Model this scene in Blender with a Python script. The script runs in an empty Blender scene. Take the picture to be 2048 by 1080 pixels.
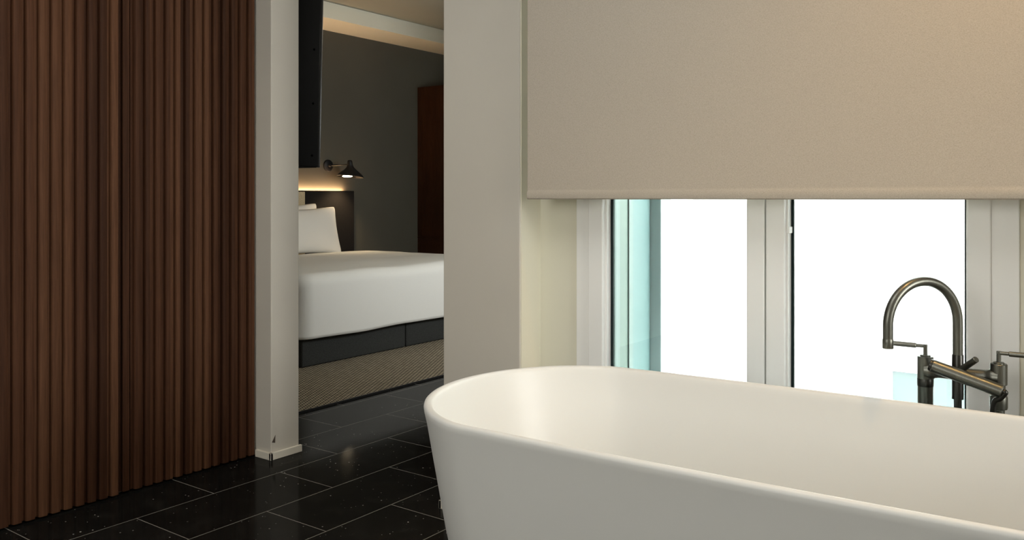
import bpy, bmesh, math, random
from mathutils import Vector, Matrix, noise
random.seed(7)
PI = math.pi
S = bpy.context.scene
COL = S.collection

# ------------------------------------------------------------------ camera
YAW = math.radians(36.05)
EYE = 1.083
cam_d = bpy.data.cameras.new('camera')
cam_d.sensor_width = 36.0
cam_d.lens = 1707.0 / 2048.0 * 36.0
cam_d.shift_y = -(540.0 - 396.4) / 2048.0
cam_d.clip_start = 0.02
cam = bpy.data.objects.new('camera', cam_d)
cam.location = (0, 0, EYE)
cam.rotation_euler = (PI / 2, 0, YAW - PI / 2)
COL.objects.link(cam)
S.camera = cam

# ------------------------------------------------------------------ view, world, lights
S.view_settings.view_transform = 'Standard'
S.view_settings.look = 'None'
S.view_settings.gamma = 1.0
S.view_settings.use_curve_mapping = False
S.view_settings.exposure = 0.22
S.cycles.use_denoising = True
S.cycles.max_bounces = 10
S.cycles.diffuse_bounces = 6
S.cycles.transparent_max_bounces = 12
S.cycles.sample_clamp_indirect = 6.0
S.cycles.caustics_reflective = False
S.cycles.caustics_refractive = False

W = bpy.data.worlds.new('overcast_sky')
S.world = W
W.use_nodes = True
wb = W.node_tree.nodes['Background']
wb.inputs[0].default_value = (0.98, 1.0, 0.985, 1)
wb.inputs[1].default_value = 34.0


def lamp(name, kind, loc, energy, col, size=0.1, aim=None, **kw):
    d = bpy.data.lights.new(name, kind)
    d.energy = energy
    d.color = col
    if kind == 'AREA':
        d.shape = 'RECTANGLE'
        d.size = size if not isinstance(size, tuple) else size[0]
        d.size_y = d.size if not isinstance(size, tuple) else size[1]
    elif kind in ('SPOT', 'POINT'):
        d.shadow_soft_size = size
    for k, v in kw.items():
        setattr(d, k, v)
    o = bpy.data.objects.new(name, d)
    o.location = loc
    if aim is not None:
        o.rotation_euler = (Vector(aim) - Vector(loc)).to_track_quat('-Z', 'Y').to_euler()
    COL.objects.link(o)
    return o


# openings guide the sky sampling
for nm, loc, aim, size in (('bath_window_portal', (2.60, 0.85, 1.30), (0, 0.85, 1.30), (1.9, 1.1)),
                           ('bedroom_window_portal', (5.2, 1.62, 1.55), (5.2, 4, 1.55), (0.6, 0.9))):
    p = lamp(nm, 'AREA', loc, 1, (1, 1, 1), size, aim)
    p.data.cycles.is_portal = True
# ceiling lamps of the bathroom
lamp('bath_ceiling_lamp', 'AREA', (0.80, 1.0, 2.58), 14.5, (1.0, 0.98, 0.94), (1.2, 1.2), (0.80, 1.0, 0))
lamp('bath_downlight_by_blind', 'SPOT', (1.90, 0.02, 2.56), 40, (1.0, 0.60, 0.24), 0.04, (2.05, 0.05, 0),
     spot_size=math.radians(120), spot_blend=1.0)
lamp('bath_downlight_by_panels', 'SPOT', (1.25, 2.35, 2.56), 10, (1.0, 0.84, 0.64), 0.05, (1.25, 2.55, 0),
     spot_size=math.radians(115), spot_blend=0.9)
# unseen fill panel behind the camera, added to brighten upright faces
lamp('rear_fill_light', 'AREA', (1.5, -4.26, 1.7), 120, (1.0, 0.98, 0.93), (1.3, 1.5), (1.6, 0, 1.7))
lamp('left_fill_light', 'AREA', (-2.36, 1.3, 1.75), 38, (1.0, 0.985, 0.94), (1.6, 1.5), (0, 1.3, 1.6))  # added fill panel on the left wall, brightens pier and tub side
# fill bulb added out of view to front-light bulkhead and duvet foot
lamp('bedroom_fill_light', 'POINT', (4.7, 2.9, 2.35), 16, (1.0, 0.90, 0.74), 0.16)


# ------------------------------------------------------------------ materials
def mat(name, base=(0.5, 0.5, 0.5), rough=0.6, metal=0.0, spec=0.5):
    m = bpy.data.materials.new(name)
    m.use_nodes = True
    b = m.node_tree.nodes['Principled BSDF']
    b.inputs['Base Color'].default_value = (*base, 1)
    b.inputs['Roughness'].default_value = rough
    b.inputs['Metallic'].default_value = metal
    b.inputs['Specular IOR Level'].default_value = spec
    return m


class NT:
    def __init__(self, m):
        self.n = m.node_tree.nodes
        self.l = m.node_tree.links
        self.b = self.n['Principled BSDF']

    def add(self, t, **kw):
        n = self.n.new(t)
        for k, v in kw.items():
            if k.startswith('i_'):
                key = k[2:].replace('_', ' ')
                n.inputs[key].default_value = v
            else:
                setattr(n, k, v)
        return n

    def link(self, a, b):
        self.l.new(a, b)

    def coords(self, scale=(1, 1, 1), loc=(0, 0, 0)):
        g = self.add('ShaderNodeNewGeometry')
        mp = self.add('ShaderNodeMapping')
        mp.inputs['Scale'].default_value = scale
        mp.inputs['Location'].default_value = loc
        self.link(g.outputs['Position'], mp.inputs['Vector'])
        return mp.outputs['Vector']

    def noise(self, vec, scale, detail=3.0, rough=0.5):
        n = self.add('ShaderNodeTexNoise')
        n.inputs['Scale'].default_value = scale
        n.inputs['Detail'].default_value = detail
        n.inputs['Roughness'].default_value = rough
        self.link(vec, n.inputs['Vector'])
        return n.outputs['Fac']

    def ramp(self, fac, stops, interp='LINEAR'):
        r = self.add('ShaderNodeValToRGB')
        r.color_ramp.interpolation = interp
        e = r.color_ramp.elements
        while len(e) < len(stops):
            e.new(0.5)
        for i, (p, c) in enumerate(stops):
            e[i].position = p
            e[i].color = (*c, 1) if len(c) == 3 else c
        self.link(fac, r.inputs['Fac'])
        return r.outputs['Color']

    def mix(self, fac, a, b, mode='MIX'):
        x = self.add('ShaderNodeMix', data_type='RGBA', blend_type=mode)
        for sock, v in ((x.inputs['Factor'], fac), (x.inputs['A'], a), (x.inputs['B'], b)):
            if hasattr(v, 'is_output'):
                self.link(v, sock)
            elif isinstance(v, (int, float)):
                sock.default_value = v
            else:
                sock.default_value = (*v, 1)
        return x.outputs['Result']

    def math(self, op, a, b=0.0):
        x = self.add('ShaderNodeMath', operation=op)
        for s, v in ((x.inputs[0], a), (x.inputs[1], b)):
            if hasattr(v, 'is_output'):
                self.link(v, s)
            else:
                s.default_value = v
        return x.outputs[0]

    def bump(self, h, strength=0.2, dist=0.002):
        b = self.add('ShaderNodeBump')
        b.inputs['Strength'].default_value = strength
        b.inputs['Distance'].default_value = dist
        self.link(h, b.inputs['Height'])
        self.link(b.outputs['Normal'], self.b.inputs['Normal'])

    def color(self, c):
        self.link(c, self.b.inputs['Base Color'])


def plaster(name, c, var=0.05):
    m = mat(name, c, 0.75, spec=0.25)
    t = NT(m)
    v = t.coords()
    n = t.noise(v, 2.2, 4)
    lo = tuple(x * (1 - var) for x in c)
    hi = tuple(min(1, x * (1 + var)) for x in c)
    t.color(t.ramp(n, [(0.3, lo), (0.7, hi)]))
    t.bump(t.noise(v, 60, 5), 0.12, 0.002)
    return m


def fabric(name, c, scale=900, var=0.12, rough=0.9):
    m = mat(name, c, rough, spec=0.15)
    t = NT(m)
    v = t.coords()
    n = t.noise(v, scale, 2)
    lo = tuple(x * (1 - var) for x in c)
    hi = tuple(min(1, x * (1 + var)) for x in c)
    t.color(t.ramp(n, [(0.35, lo), (0.65, hi)]))
    t.bump(n, 0.15, 0.001)
    return m


M = {}
M['plaster'] = plaster('warm_white_plaster', (0.57, 0.545, 0.485), 0.03)
M['reveal'] = plaster('lightened_recess_plaster', (0.74, 0.72, 0.60), 0.02)  # wall plaster lightened for the recess, window glow put into the colour
M['trim'] = mat('white_trim_paint', (0.72, 0.69, 0.60), 0.45)
M['ceiling'] = plaster('ceiling_paint', (0.75, 0.73, 0.68), 0.02)
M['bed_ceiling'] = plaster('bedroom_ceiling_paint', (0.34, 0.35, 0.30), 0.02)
M['bulkhead'] = plaster('bulkhead_paint', (0.82, 0.80, 0.68), 0.02)
M['dark_wall'] = plaster('dark_olive_grey_paint', (0.088, 0.083, 0.066), 0.04)
M['facade'] = plaster('white_render', (0.92, 0.93, 0.92), 0.01)
M['chip'] = mat('broken_plaster', (0.09, 0.07, 0.055), 0.95)
M['outside_green'] = mat('pale_green_coating', (0.060, 0.092, 0.077), 0.5)
M['outside_pale'] = mat('pale_mint_coating', (0.080, 0.115, 0.106), 0.5)
M['outside_teal'] = mat('teal_coating', (0.055, 0.100, 0.098), 0.5)
M['pvc'] = mat('white_window_profile', (0.91, 0.91, 0.89), 0.35)
M['gasket'] = mat('dark_gasket', (0.012, 0.022, 0.022), 0.7, 0, 0.1)
M['screw'] = mat('recessed_black_screw', (0.002, 0.002, 0.002), 0.9, 0, 0.0)
M['black_metal'] = mat('black_metal', (0.007, 0.007, 0.0075), 0.5, 0.0, 0.3)
M['tv_black'] = mat('black_tv_casing', (0.010, 0.010, 0.010), 0.8, 0, 0.08)
M['tv_edge'] = mat('satin_black_bezel', (0.018, 0.019, 0.018), 0.3)
M['screen'] = mat('black_screen', (0.006, 0.006, 0.007), 0.1)
M['linen'] = fabric('white_linen', (0.80, 0.80, 0.77), 500, 0.02)
M['linen_b'] = fabric('white_cotton_pillowcase', (0.80, 0.78, 0.73), 500, 0.02)
M['base_fabric'] = fabric('charcoal_upholstery', (0.040, 0.042, 0.040), 350, 0.35)
M['headboard_dark'] = fabric('black_leather', (0.014, 0.012, 0.011), 200, 0.2, 0.85)
M['headboard_fabric'] = fabric('oatmeal_weave', (0.50, 0.42, 0.28), 250, 0.2)
M['mattress'] = fabric('mattress_ticking', (0.7, 0.7, 0.68), 400, 0.05)
M['frost'] = mat('pale_blue_frosted_glass', (0.115, 0.145, 0.148), 0.3)

# acrylic of the tub
m = mat('matt_white_acrylic', (0.69, 0.70, 0.685), 0.38, 0, 0.4)
M['tub'] = m

# brushed gunmetal
m = mat('brushed_gunmetal', (0.23, 0.22, 0.195), 0.30, 1.0)
t = NT(m)
v = t.coords((1, 1, 0.04))
t.color(t.ramp(t.noise(v, 900, 2), [(0.3, (0.125, 0.128, 0.112)), (0.7, (0.165, 0.168, 0.147))]))
M['gunmetal'] = m
t.b.inputs['Roughness'].default_value = 0.36
M['gunmetal_dark'] = mat('dark_gunmetal_ring', (0.05, 0.05, 0.046), 0.35, 1.0)

# glass
def glass(name, tint, gloss=1.0):
    m = bpy.data.materials.new(name)
    m.use_nodes = True
    n, l = m.node_tree.nodes, m.node_tree.links
    n.clear()
    out = n.new('ShaderNodeOutputMaterial')
    mx = n.new('ShaderNodeMixShader')
    tr = n.new('ShaderNodeBsdfTransparent')
    tr.inputs[0].default_value = (*tint, 1)
    gl = n.new('ShaderNodeBsdfGlossy')
    gl.inputs['Roughness'].default_value = 0.0
    gl.inputs['Color'].default_value = (0.9 * gloss,) * 3 + (1,)
    fr = n.new('ShaderNodeFresnel')
    fr.inputs['IOR'].default_value = 1.45
    l.new(fr.outputs[0], mx.inputs[0])
    l.new(tr.outputs[0], mx.inputs[1])
    l.new(gl.outputs[0], mx.inputs[2])
    l.new(mx.outputs[0], out.inputs[0])
    return m


M['glass'] = glass('clear_window_glass', (0.97, 0.99, 0.985))

# lit bulb / led strip
def emit(name, c, s):
    m = mat(name, (0.9, 0.85, 0.75), 0.5)
    b = m.node_tree.nodes['Principled BSDF']
    b.inputs['Emission Color'].default_value = (*c, 1)
    b.inputs['Emission Strength'].default_value = s
    return m


M['led'] = emit('warm_led_strip', (1.0, 0.60, 0.31), 95.0)
M['bulb'] = emit('warm_bulb', (1.0, 0.80, 0.52), 9.0)

# black stone tiles
m = mat('polished_black_stone_tiles', (0.012, 0.012, 0.012), 0.1, 0, 0.14)
t = NT(m)
v = t.coords((1, 1, 1), (-1.887 + 0.3 + 12.02, -2.121 + 0.3023 * 20, 0))
br = t.add('ShaderNodeTexBrick', offset=0.5, offset_frequency=2, squash=1.0)
br.inputs['Color1'].default_value = (0.0065, 0.0065, 0.006, 1)
br.inputs['Color2'].default_value = (0.0115, 0.0112, 0.0103, 1)
br.inputs['Mortar'].default_value = (0.22, 0.215, 0.195, 1)
br.inputs['Scale'].default_value = 1.0
br.inputs['Mortar Size'].default_value = 0.0016
br.inputs['Mortar Smooth'].default_value = 0.1
br.inputs['Bias'].default_value = 0.0
br.inputs['Brick Width'].default_value = 0.601
br.inputs['Row Height'].default_value = 0.3023
t.link(v, br.inputs['Vector'])
p = t.coords()
vo = t.add('ShaderNodeTexVoronoi', feature='F1')
vo.inputs['Scale'].default_value = 55
vo.inputs['Randomness'].default_value = 1.0
t.link(p, vo.inputs['Vector'])
sep = t.add('ShaderNodeSeparateColor')
t.link(vo.outputs['Color'], sep.inputs[0])
clus = t.ramp(t.noise(p, 4.5, 3), [(0.46, (0, 0, 0)), (0.66, (1, 1, 1))])
pick = t.math('GREATER_THAN', sep.outputs[0], 0.55)
size = t.math('MULTIPLY', sep.outputs[1], 0.17)
dot = t.math('LESS_THAN', vo.outputs['Distance'], size)
fl = t.math('MULTIPLY', t.math('MULTIPLY', dot, pick), t.math('ADD', t.math('MULTIPLY', clus, 0.85), 0.15))
vein = t.ramp(t.noise(p, 9, 8, 0.7), [(0.5, (0, 0, 0)), (0.75, (0.012, 0.0115, 0.010))])
base = t.mix(1.0, br.outputs['Color'], vein, 'ADD')
t.color(t.mix(fl, base, (0.55, 0.53, 0.50)))
rg = t.ramp(t.noise(p, 3.0, 5, 0.65), [(0.3, (0.07, 0.07, 0.07)), (0.75, (0.17, 0.17, 0.17))])
sr = t.add('ShaderNodeSeparateColor')
t.link(rg, sr.inputs[0])
t.link(t.math('MAXIMUM', sr.outputs[0], t.math('MULTIPLY', br.outputs['Fac'], 0.7)), t.b.inputs['Roughness'])
inv = t.math('SUBTRACT', 1.0, br.outputs['Fac'])
t.bump(inv, 0.25, 0.001)
# honed, lightly filmed stone: only part of the Fresnel sheen is mirror-like
t.b.inputs['Specular IOR Level'].default_value = 0.0
fr = t.add('ShaderNodeFresnel')
fr.inputs['IOR'].default_value = 1.5
gl = t.add('ShaderNodeBsdfGlossy')
t.link(t.math('MAXIMUM', sr.outputs[0], t.math('MULTIPLY', br.outputs['Fac'], 0.7)), gl.inputs['Roughness'])
ms = t.add('ShaderNodeMixShader')
t.link(t.math('MULTIPLY', fr.outputs[0], 0.36), ms.inputs[0])
t.link(t.b.outputs[0], ms.inputs[1])
t.link(gl.outputs[0], ms.inputs[2])
t.link(ms.outputs[0], t.n['Material Output'].inputs['Surface'])
M['tile'] = m

# carpet: fine diagonal weave
m = mat('woven_carpet', (0.3, 0.26, 0.2), 0.95, 0, 0.1)
t = NT(m)
v = t.coords((1, 1, 1))
rot = t.add('ShaderNodeMapping')
rot.inputs['Rotation'].default_value = (0, 0, math.radians(28))
t.link(v, rot.inputs['Vector'])
bk = t.add('ShaderNodeTexBrick', offset=0.5, offset_frequency=2)
bk.inputs['Color1'].default_value = (0.46, 0.395, 0.29, 1)
bk.inputs['Color2'].default_value = (0.34, 0.29, 0.21, 1)
bk.inputs['Mortar'].default_value = (0.028, 0.025, 0.020, 1)
bk.inputs['Scale'].default_value = 1.0
bk.inputs['Mortar Size'].default_value = 0.0048
bk.inputs['Mortar Smooth'].default_value = 0.6
bk.inputs['Brick Width'].default_value = 0.026
bk.inputs['Row Height'].default_value = 0.020
t.link(rot.outputs['Vector'], bk.inputs['Vector'])
t.color(bk.outputs['Color'])
t.bump(t.math('SUBTRACT', 1.0, bk.outputs['Fac']), 0.4, 0.003)
M['carpet'] = m

# walnut of the fluted panels: every rib its own tone, grain along the rib
def wood(name, dark, mid, light, pitch=None, rough=0.62, gscale=1.0):
    m = mat(name, mid, rough, 0, 0.12)
    t = NT(m)
    g = t.add('ShaderNodeNewGeometry')
    sx = t.add('ShaderNodeSeparateXYZ')
    t.link(g.outputs['Position'], sx.inputs[0])
    v = t.coords((26 * gscale, 26 * gscale, 0.9))
    n1 = t.noise(v, 3.0, 6, 0.6)
    v2 = t.coords((90 * gscale, 90 * gscale, 2.5))
    n2 = t.noise(v2, 3.0, 4, 0.6)
    if pitch:
        k = t.math('FLOOR', t.math('DIVIDE', t.math('ADD', sx.outputs[0], 10.0), pitch))
        wn = t.add('ShaderNodeTexWhiteNoise', noise_dimensions='1D')
        t.link(k, wn.inputs['W'])
        n1 = t.math('ADD', t.math('MULTIPLY', n1, 0.50), t.math('MULTIPLY', wn.outputs['Value'], 0.5))
    c = t.ramp(n1, [(0.25, dark), (0.5, mid), (0.78, light)])
    c = t.mix(0.45, c, t.ramp(n2, [(0.3, (0.45, 0.42, 0.40)), (0.7, (1.25, 1.22, 1.2))]), 'MULTIPLY')
    t.color(c)
    t.bump(n2, 0.2, 0.0008)
    return m


PITCH = 0.0418
M['walnut'] = wood('oiled_walnut', (0.040, 0.0160, 0.0076), (0.072, 0.0305, 0.0150), (0.112, 0.0520, 0.0265), PITCH)
M['redwood'] = wood('red_brown_veneer', (0.024, 0.0105, 0.0052), (0.036, 0.0155, 0.0074), (0.046, 0.021, 0.010), None, 0.35, 0.15)

# blind cloth
m = mat('beige_blind_cloth', (0.60, 0.53, 0.43), 0.85, 0, 0.15)
t = NT(m)
v = t.coords((1, 1, 1))
a = t.noise(t.coords((1, 260, 900)), 1.0, 2)
b_ = t.noise(t.coords((1, 900, 260)), 1.0, 2)
mx = t.math('MULTIPLY', t.math('ADD', a, b_), 0.5)
t.color(t.ramp(mx, [(0.30, (0.375, 0.335, 0.275)), (0.5, (0.455, 0.412, 0.348)), (0.72, (0.52, 0.475, 0.405))]))
t.bump(mx, 0.35, 0.001)
M['blind'] = m


# ------------------------------------------------------------------ mesh helpers
def box(bm, x0, x1, y0, y1, z0, z1, bev=0.0, seg=2):
    tb = bmesh.new()
    bmesh.ops.create_cube(tb, size=1.0)
    for v in tb.verts:
        v.co = Vector((x0 + (v.co.x + .5) * (x1 - x0), y0 + (v.co.y + .5) * (y1 - y0), z0 + (v.co.z + .5) * (z1 - z0)))
    if bev > 0:
        bmesh.ops.bevel(tb, geom=list(tb.edges), offset=bev, segments=seg, profile=0.5, affect='EDGES')
    merge(bm, tb)
    return bm


def merge(bm, tb):
    me = bpy.data.meshes.new('tmp')
    tb.to_mesh(me)
    tb.free()
    bm.from_mesh(me)
    bpy.data.meshes.remove(me)


def tube(bm, pts, r, seg=24, cap=True):
    pts = [Vector(p) for p in pts]
    rs = r if isinstance(r, (list, tuple)) else [r] * len(pts)
    tang = []
    for i in range(len(pts)):
        a = pts[max(0, i - 1)]
        b = pts[min(len(pts) - 1, i + 1)]
        tang.append((b - a).normalized())
    t0 = tang[0]
    n = t0.orthogonal().normalized()
    rings = []
    for i, p in enumerate(pts):
        if i:
            q = tang[i - 1].rotation_difference(tang[i])
            n = (q @ n).normalized()
        b = tang[i].cross(n)
        rings.append([bm.verts.new(p + rs[i] * (math.cos(2 * PI * k / seg) * n + math.sin(2 * PI * k / seg) * b))
                      for k in range(seg)])
    for i in range(len(rings) - 1):
        for k in range(seg):
            bm.faces.new((rings[i][k], rings[i][(k + 1) % seg], rings[i + 1][(k + 1) % seg], rings[i + 1][k]))
    if cap:
        bm.faces.new(rings[0][::-1])
        bm.faces.new(rings[-1])
    return bm


def rod(bm, a, b, r, seg=24, ch=0.0012):
    """a straight round bar with slightly chamfered ends"""
    a, b = Vector(a), Vector(b)
    d = (b - a).normalized()
    ch = min(ch, r * 0.5)
    return tube(bm, [a, a + d * ch, b - d * ch, b], [r - ch, r, r, r - ch], seg)


def lathe(bm, prof, axis_o, seg=32, mat4=None):
    """prof: (radius, height) list turned about z, then moved"""
    rings = []
    X = mat4 or Matrix.Translation(axis_o)
    for r, z in prof:
        rings.append([bm.verts.new(X @ Vector((r * math.cos(2 * PI * k / seg), r * math.sin(2 * PI * k / seg), z)))
                      for k in range(seg)])
    for i in range(len(rings) - 1):
        for k in range(seg):
            bm.faces.new((rings[i][k], rings[i][(k + 1) % seg], rings[i + 1][(k + 1) % seg], rings[i + 1][k]))
    if prof[0][0] > 1e-6:
        bm.faces.new(rings[0][::-1])
    if prof[-1][0] > 1e-6:
        bm.faces.new(rings[-1])
    return bm


def obj(name, bm, m, parent=None, smooth=None):
    me = bpy.data.meshes.new(name)
    bmesh.ops.remove_doubles(bm, verts=bm.verts, dist=1e-6)
    bmesh.ops.recalc_face_normals(bm, faces=bm.faces)
    off = Vector((0, 0, 0))
    p = parent
    while p is not None:
        off += p.location
        p = p.parent
    if parent is not None:
        bmesh.ops.translate(bm, verts=bm.verts, vec=-off)
    bm.to_mesh(me)
    bm.free()
    me.materials.append(m)
    o = bpy.data.objects.new(name, me)
    COL.objects.link(o)
    if parent is not None:
        o.parent = parent
    if smooth is not None:
        for f in me.polygons:
            f.use_smooth = True
        if smooth < 179:
            me.set_sharp_from_angle(angle=math.radians(smooth))
    return o


def thing(name, label, cat, loc=(0, 0, 0), group=None):
    o = bpy.data.objects.new(name, None)
    o.empty_display_size = 0.1
    COL.objects.link(o)
    o.location = loc
    tag(o, label, cat, group)
    return o


def tag(o, label, cat, group=None):
    o['label'] = label
    o['category'] = cat
    if group:
        o['group'] = group
    return o


def struct(name, bm, m, parent=None, smooth=None):
    o = obj(name, bm, m, parent, smooth)
    if parent is None:
        o['kind'] = 'structure'
    return o


def B(*a, **k):
    return box(bmesh.new(), *a, **k)


# ------------------------------------------------------------------ the setting: bathroom
WU = 2.27       # face of the wall with the doorway and the window recess
WB = 2.415      # its bedroom face
WR = 2.386      # back of the window recess
JL = 2.885      # left jamb of the doorway
JR = 1.949      # right jamb of the doorway
RL = 1.62       # left end of the window recess
RR = 0.06       # right end of the window recess
HC = 2.60
HB = 2.846
bm = bmesh.new()
loop = [(-2.5, -4.4), (2.60, -4.4), (2.60, 1.65), (7.7, 1.65), (7.7, 6.5), (-2.5, 6.5)]
lo = [bm.verts.new((x, y, -0.08)) for x, y in loop]
hi = [bm.verts.new((x, y, 0.0)) for x, y in loop]
bm.faces.new(lo[::-1])
bm.faces.new(hi)
for i in range(6):
    j = (i + 1) % 6
    bm.faces.new((lo[i], lo[j], hi[j], hi[i]))
struct('floor', bm, M['tile'])
o = struct('floor_carpet', B(2.416, 7.6, 3.40, 6.30, 0.0, 0.008), M['carpet'])
struct('trim_1', B(2.417, 7.6, 3.388, 3.40, 0.0, 0.009), M['black_metal'])     # strip where carpet meets stone
struct('ceiling', B(-2.5, WB, -4.4, 3.12, HC, HC + 0.35), M['ceiling'])
struct('wall_rear', B(-2.5, 2.72, -4.4, -4.3, 0, HC), M['plaster'])
struct('wall_left', B(-2.5, -2.4, -4.3, 3.12, 0, HC), M['plaster'])
struct('wall_behind_panels', B(-2.4, WU, 3.02, 3.12, 0, HC), M['plaster'])

# column with the left jamb (the partition carries on as the bedroom's left wall)
bm = bmesh.new()
box(bm, WU, WB, JL, 6.4, 0, 2.95, 0.004, 2)
wall = struct('wall_partition', bm, M['plaster'])
bm = bmesh.new()
bm.free()
bm = bmesh.new()
tri = [(2.2905, .098), (2.2895, .066), (2.2735, .071)]
f0 = [bm.verts.new((x, JL - .0010, z)) for x, z in tri]
f1 = [bm.verts.new((x, JL + .004, z)) for x, z in tri]
bm.faces.new(f0)
bm.faces.new(f1[::-1])
for i in range(3):
    bm.faces.new((f0[i], f0[(i + 1) % 3], f1[(i + 1) % 3], f1[i]))
obj('plaster_chip', bm, M['chip'], wall)
bm = bmesh.new()
box(bm, WU - 0.012, WU + 0.0005, JL - 0.012, 2.976, 0, 0.030, 0.002)
box(bm, WU - 0.012, WB + 0.008, JL - 0.012, JL + 0.0005, 0, 0.030, 0.002)
struct('baseboard_column', bm, M['trim'])
# pier between doorway and window
struct('wall_pier', B(WU, WB, RL, JR, 0, HC, 0.004), M['plaster'])
bm = bmesh.new()
box(bm, WU - 0.012, WU + 0.0005, RL, JR + 0.012, 0, 0.030, 0.002)
box(bm, WU - 0.012, WB, JR - 0.0005, JR + 0.012, 0, 0.030, 0.002)
struct('baseboard_pier', bm, M['trim'])
struct('wall_lintel', B(WU, WB, JR, JL, 2.32, 2.95), M['plaster'])
struct('wall_right', B(WU, 2.47, -4.3, RR, 0, HC), M['plaster'])
# recess: left reveal skin with window glow put into its lighter colour, back wall round the window
struct('wall_reveal', B(WU + 0.004, WR, RL - 0.003, RL, 0, HC), M['reveal'])
FL, FR = 1.472, 0.221      # outer edges of the window frame
ZS, ZT = 0.30, 2.30
bm = bmesh.new()
box(bm, WR, 2.47, FL, RL, 0, HC)
box(bm, WR, 2.47, RR, FR, 0, HC)
box(bm, WR, 2.47, FR, FL, 0, ZS)
box(bm, WR, 2.47, FR, FL, ZT, HC)
struct('wall_window', bm, M['reveal'])
struct('trim_2', B(WR - 0.03, WR + 0.01, FR - 0.02, FL + 0.02, ZS - 0.025, ZS, 0.004), M['pvc'])   # inner sill board
# outer wall beyond the frame
EX = 1.377
bm = bmesh.new()
box(bm, 2.47, 2.72, -4.4, 0.30, -0.5, 3.2)
box(bm, 2.47, 2.72, 0.30, EX + 0.03, -0.5, ZS - 0.03)
box(bm, 2.47, 2.72, 0.30, EX + 0.03, ZT + 0.02, 3.2)
box(bm, 2.47, 2.72, EX + 0.03, 1.75, -0.5, 3.2)
struct('wall_outer', bm, M['facade'])
# stepped coatings of the outer jamb, seen through the left pane
struct('trim_3', B(2.47, 2.503, EX + 0.001, EX + 0.03, ZS, ZT), M['outside_pale'])
struct('trim_4', B(2.503, 2.561, EX + 0.003, EX + 0.03, ZS, ZT), M['outside_green'])
struct('trim_5', B(2.561, 2.588, EX - 0.002, EX + 0.03, ZS, ZT), M['outside_pale'])
struct('trim_6', B(2.588, 2.722, EX + 0.001, EX + 0.03, ZS, ZT), M['outside_teal'])
# light well: facing facade, side wall, paving
struct('wall_facade', B(3.70, 3.86, -3.2, 1.72, -0.6, 3.1), M['facade'])
struct('floor_light_well', B(2.72, 3.70, -3.2, 1.72, -0.6, -0.3), M['facade'])
bm = bmesh.new()
box(bm, 2.722, 2.80, 1.335, 1.45, -0.3, 3.0, 0.004)
struct('trim_7', bm, mat('white_cyan_coating', (0.27, 0.33, 0.33), 0.5))


# ------------------------------------------------------------------ window 1 (two sashes)
win = bpy.data.objects.new('window_1', None)
win.location = (WR, 0.85, ZS)
win['kind'] = 'structure'
COL.objects.link(win)


def ring(bm, u0, u1, y0, y1, z0, z1, w, bev=0.002):
    """rectangular frame in the plane of the wall"""
    box(bm, u0, u1, y0, y0 + w, z0, z1, bev)
    box(bm, u0, u1, y1 - w, y1, z0, z1, bev)
    box(bm, u0, u1, y0 + w - .001, y1 - w + .001, z0, z0 + w, bev)
    box(bm, u0, u1, y0 + w - .001, y1 - w + .001, z1 - w, z1, bev)


bm = bmesh.new()
ring(bm, WR - 0.006, WR + 0.075, FR, FL, ZS, ZT, 0.064)
obj('frame', bm, M['pvc'], win)
for (y0, y1, nm) in ((0.8445, 1.4235, 'l'), (0.2805, 0.8405, 'r')):
    bm = bmesh.new()
    u0 = WR - 0.012
    ring(bm, u0, WR + 0.050, y0, y1, ZS + 0.046, ZT - 0.046, 0.0525, 0.003)
    sash = obj('sash', bm, M['pvc'], win)
    i0, i1 = y0 + 0.052, y1 - 0.052
    bm = bmesh.new()
    ring(bm, WR + 0.0335, WR + 0.0405, i0, i1, ZS + 0.096, ZT - 0.096, 0.0125, 0.0)
    obj('gasket', bm, M['gasket'], sash)
    bm = bmesh.new()
    ring(bm, WR + 0.008, WR + 0.0336, i0 - 0.001, i1 + 0.001, ZS + 0.098, ZT - 0.098, 0.0065, 0.001)
    obj('glazing_bead', bm, M['pvc'], sash)
    bm = B(WR + 0.041, WR + 0.047, i0 - .002, i1 + .002, ZS + 0.097, ZT - 0.097)
    obj('pane', bm, M['glass'], sash)
bm = B(WR + 0.006, WR + 0.034, 0.779, 0.7885, 0.984, 1.003, 0.002)
obj('latch_plate', bm, M['pvc'], win)

# small frosted window low on the facade across the light well
w2 = bpy.data.objects.new('window_2', None)
w2.location = (3.70, 0.6, 0.0)
w2['kind'] = 'structure'
COL.objects.link(w2)
bm = bmesh.new()
ring(bm, 3.685, 3.70, 0.36, 0.800, -0.15, 0.400, 0.014)
obj('frame', bm, M['facade'], w2)
obj('pane', B(3.690, 3.6995, 0.37, 0.79, -0.14, 0.39), M['frost'], w2)

# ------------------------------------------------------------------ the setting: bedroom
struct('wall_headboard', B(WB, 7.6, 6.30, 6.40, 0, 2.95), M['dark_wall'])
struct('wall_far', B(7.6, 7.7, 1.75, 6.4, 0, 2.95), M['dark_wall'])
struct('ceiling_bedroom', B(WB, 7.7, 1.65, 6.4, HB, HB + 0.1), M['bed_ceiling'])
struct('trim_8', B(WB, 7.6, 5.85, 6.30, 2.703, HB), M['bulkhead'])            # dropped bulkhead over the headboard wall
bm = bmesh.new()
wx0, wx1, wz0, wz1 = 4.95, 5.45, 1.15, 1.95
box(bm, WB, wx0, 1.65, 1.75, 0, 2.95)
box(bm, wx1, 7.7, 1.65, 1.75, 0, 2.95)
box(bm, wx0, wx1, 1.65, 1.75, 0, wz0)
box(bm, wx0, wx1, 1.65, 1.75, wz1, 2.95)
struct('wall_garden', bm, M['facade'])

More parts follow.
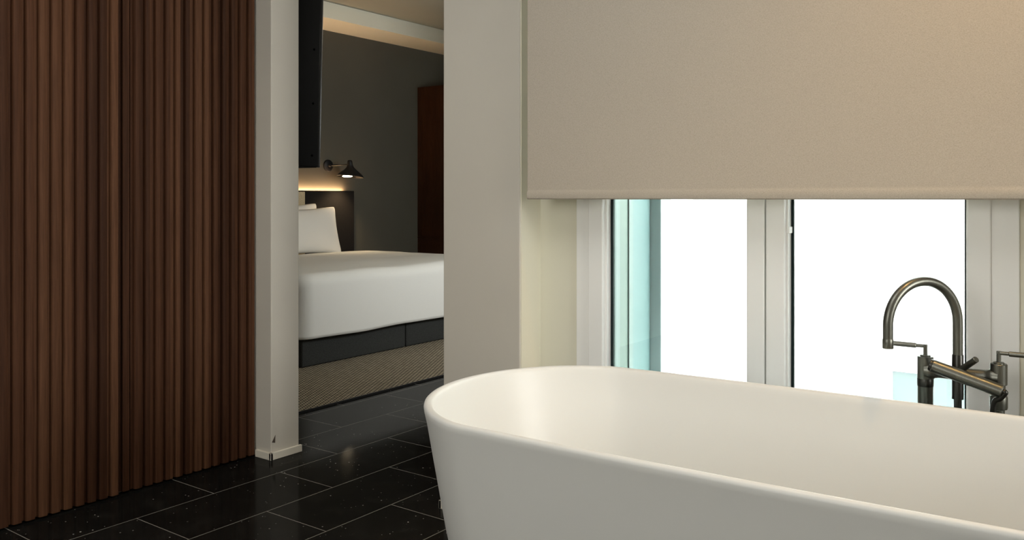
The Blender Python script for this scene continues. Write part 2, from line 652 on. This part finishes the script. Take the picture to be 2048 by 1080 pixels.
# ------------------------------------------------------------------ fluted wood panels
def fluted(x0, x1, yv, z0, z1):
    """one continuous ribbed face, ribs along z, plus its sides and back"""
    bm = bmesh.new()
    prof = []
    n = int(math.floor((x1 - x0) / PITCH + 1e-6))
    d = 0.0165
    x = x1 - n * PITCH
    if x - x0 > 1e-4:
        prof += [(x0, 0.0), (x, 0.0)]
    for k in range(n):
        a = x + k * PITCH
        for fx, fy in ((0.00, 1.0), (0.22, 1.0), (0.27, 0.35), (0.32, 0.10), (0.40, 0.0), (0.86, 0.0), (0.93, 0.10), (0.98, 0.35)):
            prof.append((a + fx * PITCH, fy * d))
    prof.append((x1, d))
    th = 0.0222
    loop = [(px, yv + py) for px, py in prof] + [(x1, yv + th), (prof[0][0], yv + th)]
    bot = [bm.verts.new((a, b, z0)) for a, b in loop]
    top = [bm.verts.new((a, b, z1)) for a, b in loop]
    k = len(loop)
    for i in range(k):
        j = (i + 1) % k
        bm.faces.new((bot[i], bot[j], top[j], top[i]))
    bm.faces.new(bot[::-1])
    bm.faces.new(top)
    return bm


PV = 2.976
t1 = thing('fluted_door', 'broad fluted walnut sliding panel at the left edge, lighter ribs', 'door panel', (1.0, PV, 0))
obj('ribbed_face', fluted(0.30, 1.668, PV, 0.008, 2.58), M['walnut'], t1, 32)
obj('backing_board', B(0.30, 1.668, PV + 0.0225, PV + 0.036, 0.008, 2.58), M['walnut'], t1)
t2 = thing('fluted_door', 'narrower fluted walnut sliding panel next to the white column', 'door panel', (2.0, PV, 0))
obj('ribbed_face', fluted(2.262 - 13 * PITCH - 1e-5, 2.262, PV + 0.003, 0.008, 2.58), M['walnut'], t2, 32)
obj('backing_board', B(1.680, 2.262, PV + 0.0255, PV + 0.038, 0.008, 2.58), M['walnut'], t2)
obj('edge_strip', B(1.6845, 1.7105, PV + 0.007, PV + 0.0253, 0.008, 2.58, 0.004, 3), M['walnut'], t2)

# ------------------------------------------------------------------ bathtub
TC = Vector((1.726, 0.55))
TA, TB_, TTIP, TROT = 0.378, 0.344, 0.850, 0.032


def tub_ring(inset, z, n=96, squeeze=0.0):
    """capsule-shaped outline shrunk by inset (sides) and squeeze (ends)"""
    out = []
    a = TA - inset
    tip = TTIP - inset - squeeze
    b = min(TB_ + 0.02, max(0.10, TB_ - inset * 0.75))
    for k in range(n):
        th = 2 * PI * k / n
        c, s = math.cos(th), math.sin(th)
        x = a * c
        y = b * s + math.copysign(tip - b, s) * min(1.0, abs(s) * 4.0) if abs(s) > 1e-9 else 0.0
        cr, sr = math.cos(TROT), math.sin(TROT)
        out.append(Vector((TC.x + x * cr - y * sr, TC.y + x * sr + y * cr, z)))
    return out


ZR = 0.62
prof = [  # (inset of the sides, extra squeeze of the ends, z)
    (0.108, 0.062, 0.000), (0.102, 0.060, 0.004), (0.097, 0.057, 0.02), (0.080, 0.046, 0.08), (0.063, 0.035, 0.16), (0.048, 0.025, 0.25),
    (0.035, 0.017, 0.34), (0.024, 0.011, 0.43), (0.014, 0.006, 0.51), (0.006, 0.002, 0.575), (0.002, 0.000, 0.600), (0.0003, 0.0, 0.611),
    (0.0016, 0, 0.6165), (0.0046, 0, 0.6195), (0.009, 0, 0.6203), (0.0150, 0, 0.6190), (0.0180, 0, 0.6165), (0.0200, 0, 0.611), (0.0215, 0.001, 0.600),
    (0.030, 0.006, 0.54), (0.042, 0.014, 0.46), (0.058, 0.026, 0.37), (0.080, 0.046, 0.28), (0.110, 0.075, 0.20),
    (0.150, 0.120, 0.145), (0.200, 0.180, 0.118), (0.260, 0.260, 0.108), (0.330, 0.36, 0.105)]
bm = bmesh.new()
rings = [[bm.verts.new(p) for p in tub_ring(i, z, 128, s)] for i, s, z in prof]
nn = len(rings[0])
for i in range(len(rings) - 1):
    for k in range(nn):
        bm.faces.new((rings[i][k], rings[i][(k + 1) % nn], rings[i + 1][(k + 1) % nn], rings[i + 1][k]))
bm.faces.new(rings[0][::-1])
bm.faces.new(rings[-1])
tub = thing('bathtub', 'white freestanding oval bathtub in front of the window', 'bathtub', (TC.x, TC.y, 0))
sh = obj('tub_shell', bm, M['tub'], tub, 60)
bm = bmesh.new()
lathe(bm, [(0.033, 0.105), (0.033, 0.109), (0.030, 0.1105), (0.012, 0.1105), (0.010, 0.113), (0.0, 0.114)], (TC.x, TC.y, 0))
obj('drain', bm, M['gunmetal'], tub, 40)

# ------------------------------------------------------------------ bath mixer standing behind the tub
FU = 2.232
VLp, VRp, VSp = 0.402, 0.2487, 0.3325
ZP = 0.705
ZBR = 0.672
fa = thing('bath_mixer', 'gunmetal floor standing bath mixer with arched spout behind the tub', 'faucet', (FU, VSp, 0))
def leg(y, narrow):
    bm = bmesh.new()
    if narrow:
        prof = [(0.0125, 0.004), (0.0125, 0.600), (0.0175, 0.602), (0.0185, 0.606), (0.0185, 0.628), (0.0175, 0.632),
                (0.0140, 0.634), (0.0140, 0.655), (0.0178, 0.658), (0.0178, ZP - 0.0015), (0.0165, ZP)]
    else:
        prof = [(0.0172, 0.004), (0.0172, 0.636), (0.0178, 0.637), (0.0178, ZP - 0.0015), (0.0165, ZP)]
    lathe(bm, prof, (FU, y, 0), 36)
    p = obj('pillar', bm, M['gunmetal'], fa, 40)
    bm = bmesh.new()
    lathe(bm, [(0.037, 0.0), (0.037, 0.006), (0.033, 0.009), (0.019, 0.010)], (FU, y, 0), 36)
    obj('floor_flange', bm, M['gunmetal'], p, 40)
    if not narrow:
        bm = bmesh.new()
        lathe(bm, [(0.0176, 0.634), (0.0182, 0.635), (0.0182, 0.652), (0.0176, 0.653)], (FU, y, 0), 36)
        obj('dark_ring', bm, M['gunmetal_dark'], p, 40)
    return p


leg(VLp, False)
leg(VRp, True)
# bridge with flared ends
bm = bmesh.new()
L = VLp - VRp
N = 28
pts, rs = [], []
for i in range(N + 1):
    s = i / N
    pts.append((FU, VRp + L * s, ZBR))
    e = min(s, 1 - s) * L
    rs.append(0.0150 + 0.006 * math.exp(-((max(0, e - 0.012)) / 0.009) ** 2))
rs = [min(r, 0.0225) for r in rs]
tube(bm, pts, rs, 28)
obj('bridge', bm, M['gunmetal'], fa, 60)
# spout: straight riser, half circle, short drop
sd = Vector((-0.80, 0.60, 0)).normalized()
base = Vector((FU, VSp, 0))
R = 0.099
zc = 0.792
pts = [base + Vector((0, 0, z)) for z in (0.668, 0.69, 0.72, 0.75, 0.775)]
for i in range(33):
    a = PI * i / 32
    pts.append(base + sd * (R - R * math.cos(a)) + Vector((0, 0, zc + R * math.sin(a))))
end = base + sd * 2 * R
pts += [end + Vector((0, 0, z)) for z in (0.778, 0.762)]
bm = bmesh.new()
tube(bm, pts, 0.0110, 28)
sp = obj('spout', bm, M['gunmetal'], fa, 50)
bm = bmesh.new()
lathe(bm, [(0.0112, 0.741), (0.0118, 0.742), (0.0118, 0.7615), (0.0112, 0.763)], (end.x, end.y, 0), 28)
obj('nozzle', bm, M['gunmetal'], sp, 40)
bm = bmesh.new()
lathe(bm, [(0.0085, 0.585), (0.0085, 0.612), (0.0125, 0.6125), (0.0125, 0.715), (0.0118, 0.7165)], (FU, VSp, 0), 28)
obj('spout_collar', bm, M['gunmetal_dark'], sp, 40)
# levers
for y, sgn in ((VLp, 1), (VRp, -1)):
    bm = bmesh.new()
    lathe(bm, [(0.0115, ZP - 0.001), (0.0115, ZP + 0.0025), (0.0105, ZP + 0.0035), (0.0048, ZP + 0.0036), (0.0046, ZP + 0.0285), (0.0, ZP + 0.0285)],
          (FU, y, 0), 24)
    rod(bm, (FU, y - sgn * 0.0046, ZP + 0.0242), (FU, y + sgn * 0.022, ZP + 0.0242), 0.0042, 16)
    lv = obj('lever', bm, M['gunmetal'], fa, 40)
    bm = bmesh.new()
    rod(bm, (FU, y + sgn * 0.020, ZP + 0.0240), (FU, y + sgn * 0.0900, ZP + 0.0240), 0.0060, 20)
    obj('lever_grip', bm, M['gunmetal'], lv, 40)
# diverter
bm = bmesh.new()
rod(bm, (2.222, 0.326, 0.682), (2.196, 0.289, 0.716), 0.0072, 20)
obj('diverter_knob', bm, M['gunmetal'], fa, 40)
# cradle for the hand shower
bm = bmesh.new()
rod(bm, (FU, 0.300, ZBR), (2.193, 0.298, 0.672), 0.008, 16)
obj('cradle', bm, M['gunmetal'], fa, 40)

HSU = 2.180
ha, hb = Vector((HSU, 0.378, 0.694)), Vector((HSU, 0.236, 0.652))
bm = bmesh.new()
rod(bm, ha, hb, 0.0150, 28, 0.0015)
hs = obj('hand_shower', bm, M['gunmetal'], fa, 40)
dv = (ha - hb).normalized()
bm = bmesh.new()
rod(bm, ha - dv * 0.001, ha + dv * 0.006, 0.0138, 28, 0.001)
obj('spray_face', bm, M['gunmetal_dark'], hs, 40)
bm = bmesh.new()
hp = [hb, hb - dv * 0.006, Vector((2.181, 0.240, 0.636)), Vector((2.186, 0.254, 0.615)), Vector((2.188, 0.256, 0.50)), Vector((2.190, 0.250, 0.30)),
      Vector((2.185, 0.245, 0.12)), Vector((2.195, 0.285, 0.03)), Vector((2.205, 0.315, 0.012))]
fine = []
for i in range(len(hp) - 1):
    p0, p1, p2, p3 = hp[max(0, i - 1)], hp[i], hp[i + 1], hp[min(len(hp) - 1, i + 2)]
    for j in range(8):
        q = j / 8
        fine.append(0.5 * ((2 * p1) + (p2 - p0) * q + (2 * p0 - 5 * p1 + 4 * p2 - p3) * q * q + (3 * p1 - p0 - 3 * p2 + p3) * q ** 3))
fine.append(hp[-1])
tube(bm, fine, 0.0062, 14)
obj('hose', bm, M['gunmetal_dark'], hs, 60)

# ------------------------------------------------------------------ roller blind in the recess
BU = 2.243
BL, BR_ = 1.571, 0.085
ZB = 1.0795
bl = thing('roller_blind', 'beige woven roller blind pulled halfway down over the window', 'blind', (BU, 0.85, ZB))
bm = bmesh.new()
# cloth runs down, forms the hem pocket
prof = [(BU + 0.0005, 2.52), (BU + 0.0005, 1.112), (BU - 0.0010, 1.106), (BU - 0.0035, 1.100), (BU - 0.0040, 1.090), (BU - 0.0030, 1.0825), (BU, ZB), (BU + 0.0035, 1.0825),
        (BU + 0.0045, 1.092), (BU + 0.0035, 1.104), (BU + 0.0018, 1.112), (BU + 0.0018, 2.52)]
a = [bm.verts.new((u, BL, z)) for u, z in prof]
b = [bm.verts.new((u, BR_, z)) for u, z in prof]
for i in range(len(prof) - 1):
    bm.faces.new((a[i], a[i + 1], b[i + 1], b[i]))
bm.faces.new((a[-1], a[0], b[0], b[-1]))
bm.faces.new(a[::-1])
bm.faces.new(b)
obj('cloth', bm, M['blind'], bl, 30)
bm = bmesh.new()
rod(bm, (BU + 0.021, BR_ - 0.01, 2.535), (BU + 0.021, BL + 0.01, 2.535), 0.020, 28)
obj('roller_tube', bm, M['trim'], bl, 40)
bm = bmesh.new()
bm.free()
for y in (BL + 0.012, BR_ - 0.016):
    obj('bracket', B(BU - 0.01, BU + 0.055, y, y + 0.004, 2.50, HC), M['trim'], bl)

# ------------------------------------------------------------------ bedroom: bed
BX0, BX1, BY0, BY1 = 3.578, 5.645, 4.245, 6.22
bed = thing('bed', 'wide bed with charcoal upholstered base under the white duvet', 'bed', (4.6, 5.2, 0.008))
XS = 4.531
for x0, x1 in ((BX0, XS - 0.003), (XS + 0.003, BX1)):
    obj('base_section', B(x0, x1, BY0, BY1, 0.0095, 0.295, 0.012, 3), M['base_fabric'], bed, 40)
obj('mattress', B(BX0 + 0.02, BX1 - 0.02, BY0 + 0.02, BY1, 0.297, 0.555, 0.05, 4), M['mattress'], bed, 40)

# duvet: shell that falls over the foot and both sides
DX0, DX1, DY0, DY1 = 3.535, 5.69, 4.205, 5.86
ZD = 0.60


def duvet():
    """loft of rounded rectangles: flat top, soft shoulder, cloth hanging at foot and sides"""
    bm = bmesh.new()
    rad, cr = 0.085, 0.11
    prof = []                       # (inset from the hanging outline, drop)
    for k in range(14):
        prof.append((1.0 - 0.93 * k / 13, 0.0))
    hmax = (DY1 - DY0) / 2 - 0.10
    prof = [(rad + (hmax - rad) * (1 - k / 13.0), 0.0) for k in range(14)]
    for k in range(1, 11):
        th = PI / 2 * k / 10
        prof.append((rad - rad * math.sin(th), rad - rad * math.cos(th)))
    for k in range(1, 17):
        prof.append((-0.012 * k / 16, rad + (ZD - 0.190 - rad) * k / 16))
    N_ = 60
    rings = []
    for ins, drop in prof:
        x0, x1, y0, y1 = DX0 + ins, DX1 - ins, DY0 + ins, DY1 - ins
        if y1 - y0 < 0.04:
            c_ = (y0 + y1) / 2
            y0, y1 = c_ - 0.02, c_ + 0.02
        r_ = max(0.004, min(cr - ins * 0.6, (x1 - x0) / 2.1, (y1 - y0) / 2.1))
        loop = []
        for cx, cy, a0 in ((x1 - r_, y1 - r_, 0), (x0 + r_, y1 - r_, PI / 2), (x0 + r_, y0 + r_, PI), (x1 - r_, y0 + r_, 1.5 * PI)):
            for k in range(9):
                a_ = a0 + PI / 2 * k / 8
                loop.append((cx + r_ * math.cos(a_), cy + r_ * math.sin(a_)))
            # straight run to the next corner
            nx = {0: (x0 + r_, y1), PI / 2: (x0, y0 + r_), PI: (x1 - r_, y0), 1.5 * PI: (x1, y1 - r_)}[a0]
            p_ = loop[-1]
            for k in range(1, 26):
                q_ = k / 26
                loop.append((p_[0] + (nx[0] - p_[0]) * q_, p_[1] + (nx[1] - p_[1]) * q_))
        vs_ = []
        for x, y in loop:
            d_ = drop
            if y > DY1 - 0.12:
                d_ = min(drop, 0.022)
            h_ = min(1.0, max(0.0, (d_ - 0.05) / 0.3))
            n1 = noise.noise(Vector((x * 2.1, y * 2.1, d_ * 2.0)))
            n2 = noise.noise(Vector((x * 5.5, y * 5.5, d_ * 1.2 + 4)))
            z_ = ZD - d_ + (1 - h_) * (0.007 * n1 + 0.003 * n2)
            if d_ > 0.36:
                z_ += 0.009 * noise.noise(Vector((x * 2.6, y * 2.6, 1.0)))
            ox = (x - (DX0 + DX1) / 2) / ((DX1 - DX0) / 2)
            if y < DY0 + 0.06:
                y += -h_ * (0.010 * n1 + 0.006 * n2)
            elif abs(ox) > 0.96:
                x += h_ * math.copysign(0.008 * n1 + 0.006 * n2, ox)
            vs_.append(bm.verts.new((x, y, z_)))
        rings.append(vs_)
    n_ = len(rings[0])
    for i in range(len(rings) - 1):
        for k in range(n_):
            bm.faces.new((rings[i][k], rings[i][(k + 1) % n_], rings[i + 1][(k + 1) % n_], rings[i + 1][k]))
    bm.faces.new(rings[0])
    return bm


dv_o = obj('duvet', duvet(), M['linen'], None, 180)
sm = dv_o.modifiers.new('thick', 'SOLIDIFY')
sm.thickness = 0.014
sm.offset = -1
tag(dv_o, 'smooth white duvet spread over the bed and hanging over its foot', 'duvet')


def pillow(name, cx, cy, cz, w, h, th, lean, label, seed, parent=None):
    bm = bmesh.new()
    nu, nv = 48, 32
    sides = []
    for side in (1, -1):
        g = []
        for i in range(nu + 1):
            r = []
            for j in range(nv + 1):
                a = -1 + 2 * i / nu
                b = -1 + 2 * j / nv
                # edges bow inwards between the pointed corners
                ex = 1 - 0.07 * (1 - b * b)
                ez = 1 - 0.15 * (1 - a * a)
                cf = 1 - 0.055 * (a * b) ** 8
                ex *= cf
                ez *= cf
                x = a * w / 2 * ex
                z = b * h / 2 * ez
                t_ = max(0.0, (1 - abs(a) ** 2.4)) ** 0.55 * max(0.0, (1 - abs(b) ** 2.4)) ** 0.55
                y = side * (th / 2) * t_
                y += 0.006 * noise.noise(Vector((x * 6, z * 6, seed))) * t_
                r.append(bm.verts.new((x, y, z)))
            g.append(r)
        for i in range(nu):
            for j in range(nv):
                bm.faces.new((g[i][j], g[i + 1][j], g[i + 1][j + 1], g[i][j + 1]))
        sides.append(g)
    bmesh.ops.remove_doubles(bm, verts=bm.verts, dist=1e-5)
    bmesh.ops.transform(bm, matrix=Matrix.Translation((cx, cy, cz)) @ Matrix.Rotation(lean, 4, 'X'), verts=bm.verts)
    o = obj(name, bm, M['linen_b'], None, 180)
    tag(o, label, 'pillow', 'white pillows against the headboard')
    return o


pillow('pillow', 4.975, 5.93, 0.790, 0.92, 0.46, 0.17, -0.22, 'front white pillow standing upright, the larger one in view on the bed', 1)
pillow('pillow', 4.90, 6.12, 0.815, 0.92, 0.46, 0.15, -0.10, 'rear white pillow, only its top corner showing over the front pillow', 2)

# ------------------------------------------------------------------ headboard with light strip
HX0, HX1 = 3.24, 5.915
hbt = thing('headboard', 'black wall headboard with oatmeal fabric centre and glowing warm top edge', 'headboard', (4.6, 6.26, 0.35))
bm = bmesh.new()
box(bm, HX0, HX1, 6.238, 6.262, 0.30, 1.155, 0.004)
obj('backboard', bm, M['headboard_dark'], hbt)
obj('fabric_panel', B(3.85, 5.285, 6.226, 6.2375, 0.35, 1.143, 0.004), M['headboard_fabric'], hbt)
obj('side_panel', B(5.287, HX1 - 0.01, 6.229, 6.2375, 0.35, 1.143, 0.004), M['headboard_dark'], hbt)
obj('side_panel', B(HX0 + 0.01, 3.848, 6.229, 6.2375, 0.35, 1.143, 0.004), M['headboard_dark'], hbt)
obj('wall_batten', B(HX0 + 0.06, HX1 - 0.06, 6.263, 6.2995, 0.9, 1.139), M['headboard_dark'], hbt)
obj('light_strip', B(HX0 + 0.06, HX1 - 0.10, 6.268, 6.292, 1.140, 1.146), M['led'], hbt)

# ------------------------------------------------------------------ reading lamp on the headboard wall
LX, LZ = 5.625, 1.398
lampo = thing('reading_lamp', 'small black wall reading lamp lit above the headboard', 'wall lamp', (LX, 6.30, LZ))
bm = bmesh.new()
Xm = Matrix.Translation((LX, 6.30, LZ)) @ Matrix.Rotation(PI / 2, 4, 'X')
lathe(bm, [(0.056, 0.0005), (0.058, 0.004), (0.056, 0.016), (0.048, 0.022), (0.014, 0.024), (0.013, 0.050), (0.0, 0.052)], None, 32, Xm)
obj('wall_plate', bm, M['black_metal'], lampo, 40)
SHX, SHY = 5.71, 6.08
bm = bmesh.new()
rod(bm, (LX, 6.262, LZ), (SHX - 0.012, SHY, LZ + 0.008), 0.006, 14)
obj('arm', bm, M['black_metal'], lampo, 40)
# lopsided bell shade: thin shell
bm = bmesh.new()
rows = []
for (r, h, skew) in ((0.0, 0.118, 0), (0.016, 0.117, 0), (0.024, 0.108, 0), (0.026, 0.085, 0.0), (0.028, 0.068, 0.003), (0.038, 0.048, 0.006), (0.062, 0.024, 0.010),
                     (0.090, 0.004, 0.010), (0.118, -0.020, 0.008), (0.134, -0.040, 0.006)):
    rows.append((r, h, skew))
inner = [(max(0, r - 0.003), h - 0.003, s) for r, h, s in rows][::-1]
seg = 40
vs = []
for r, h, s in rows + inner:
    ring_ = []
    for k in range(seg):
        a = 2 * PI * k / seg
        tilt = 0.10 * r * math.cos(a)
        ring_.append(bm.verts.new((SHX + s + r * math.cos(a), SHY + r * math.sin(a) * 0.92, LZ - 0.075 + h + 0.008 - tilt)))
    vs.append(ring_)
for i in range(len(vs) - 1):
    for k in range(seg):
        try:
            bm.faces.new((vs[i][k], vs[i][(k + 1) % seg], vs[i + 1][(k + 1) % seg], vs[i + 1][k]))
        except ValueError:
            pass
bmesh.ops.remove_doubles(bm, verts=bm.verts, dist=1e-5)
obj('shade', bm, M['black_metal'], lampo, 50)
bm = bmesh.new()
lathe(bm, [(0.0, -0.006), (0.030, -0.004), (0.046, 0.0), (0.048, 0.004), (0.030, 0.022), (0.012, 0.035), (0.0, 0.04)], (SHX - 0.062, SHY - 0.03, LZ - 0.110), 24)
obj('bulb', bm, M['bulb'], lampo, 60)
lamp('reading_lamp_light', 'SPOT', (SHX - 0.01, SHY, LZ - 0.12), 15.0, (1.0, 0.72, 0.42), 0.03, (SHX - 0.15, SHY - 0.1, 0),
     spot_size=math.radians(120), spot_blend=0.7)

# ------------------------------------------------------------------ wardrobe
wx, wy0 = 6.907, 5.55
wd = thing('wardrobe', 'tall red brown wooden wardrobe in the far corner beyond the bed', 'wardrobe', (7.2, 5.9, 0.008))
bm = bmesh.new()
box(bm, wx + 0.006, 7.59, wy0 + 0.022, 6.298, 0.009, 2.287, 0.002)
obj('carcass', bm, M['redwood'], wd)
bm = bmesh.new()
box(bm, wx, wx + 0.0055, wy0 + 0.02, 6.240, 0.672, 2.287, 0.001)
box(bm, wx, wx + 0.0055, wy0 + 0.02, 6.298, 0.085, 0.640, 0.001)
obj('side_panel', bm, M['redwood'], wd)
obj('rail', B(wx - 0.002, wx + 0.0055, wy0 + 0.02, 6.298, 0.645, 0.668, 0.001), M['redwood'], wd)
obj('corner_stile', B(wx - 0.001, wx + 0.0055, 6.2425, 6.298, 0.672, 2.287, 0.001), M['redwood'], wd)
for x0, x1, hx in ((wx + 0.003, 7.246, 7.22), (7.250, 7.588, 7.275)):
    d = obj('door', B(x0, x1, wy0, wy0 + 0.020, 0.10, 2.285, 0.002), M['redwood'], wd)
    bm = bmesh.new()
    rod(bm, (hx, wy0 - 0.02, 1.0), (hx, wy0 - 0.02, 1.25), 0.006, 12)
    for z in (1.02, 1.23):
        rod(bm, (hx, wy0 - 0.02, z), (hx, wy0 + 0.001, z), 0.004, 10)
    obj('handle', bm, M['black_metal'], d, 40)

# ------------------------------------------------------------------ television on the partition, seen from its narrow side
tv = thing('television', 'black wall television seen edge on beside the doorway column', 'television', (2.6, 3.7, 1.22))
TY0, TY1 = 3.055, 4.50
tz0, tz1 = 1.226, 2.09
tl = math.radians(1.5)


def tilt(bm):
    bmesh.ops.rotate(bm, cent=(2.60, 3.7, tz0), matrix=Matrix.Rotation(tl, 3, 'Y'), verts=bm.verts)
    return bm


obj('rear_housing', tilt(B(2.475, 2.668, TY0, TY1, tz0, tz1, 0.006, 3)), M['tv_black'], tv, 40)
obj('front_bezel', tilt(B(2.6685, 2.688, TY0 + 0.004, TY1 - 0.004, tz0 + 0.002, tz1 - 0.002, 0.005, 3)), M['tv_edge'], tv, 40)
obj('screen', tilt(B(2.6882, 2.6895, TY0 + 0.014, TY1 - 0.014, tz0 + 0.016, tz1 - 0.012)), M['screen'], tv)
obj('wall_bracket', B(2.4155, 2.474, 3.6, 3.95, 1.45, 1.85, 0.004), M['black_metal'], tv)
for z in (1.28, 1.52, 1.77, 2.02):
    bm = bmesh.new()
    lathe(bm, [(0.0055, 0.0), (0.0055, 0.0016), (0.004, 0.0022), (0.0, 0.0022)], None, 14,
          Matrix.Translation((2.632, TY0 + 0.0004, z)) @ Matrix.Rotation(PI / 2, 4, 'X'))
    obj('screw', tilt(bm), M['screw'], tv, 40)
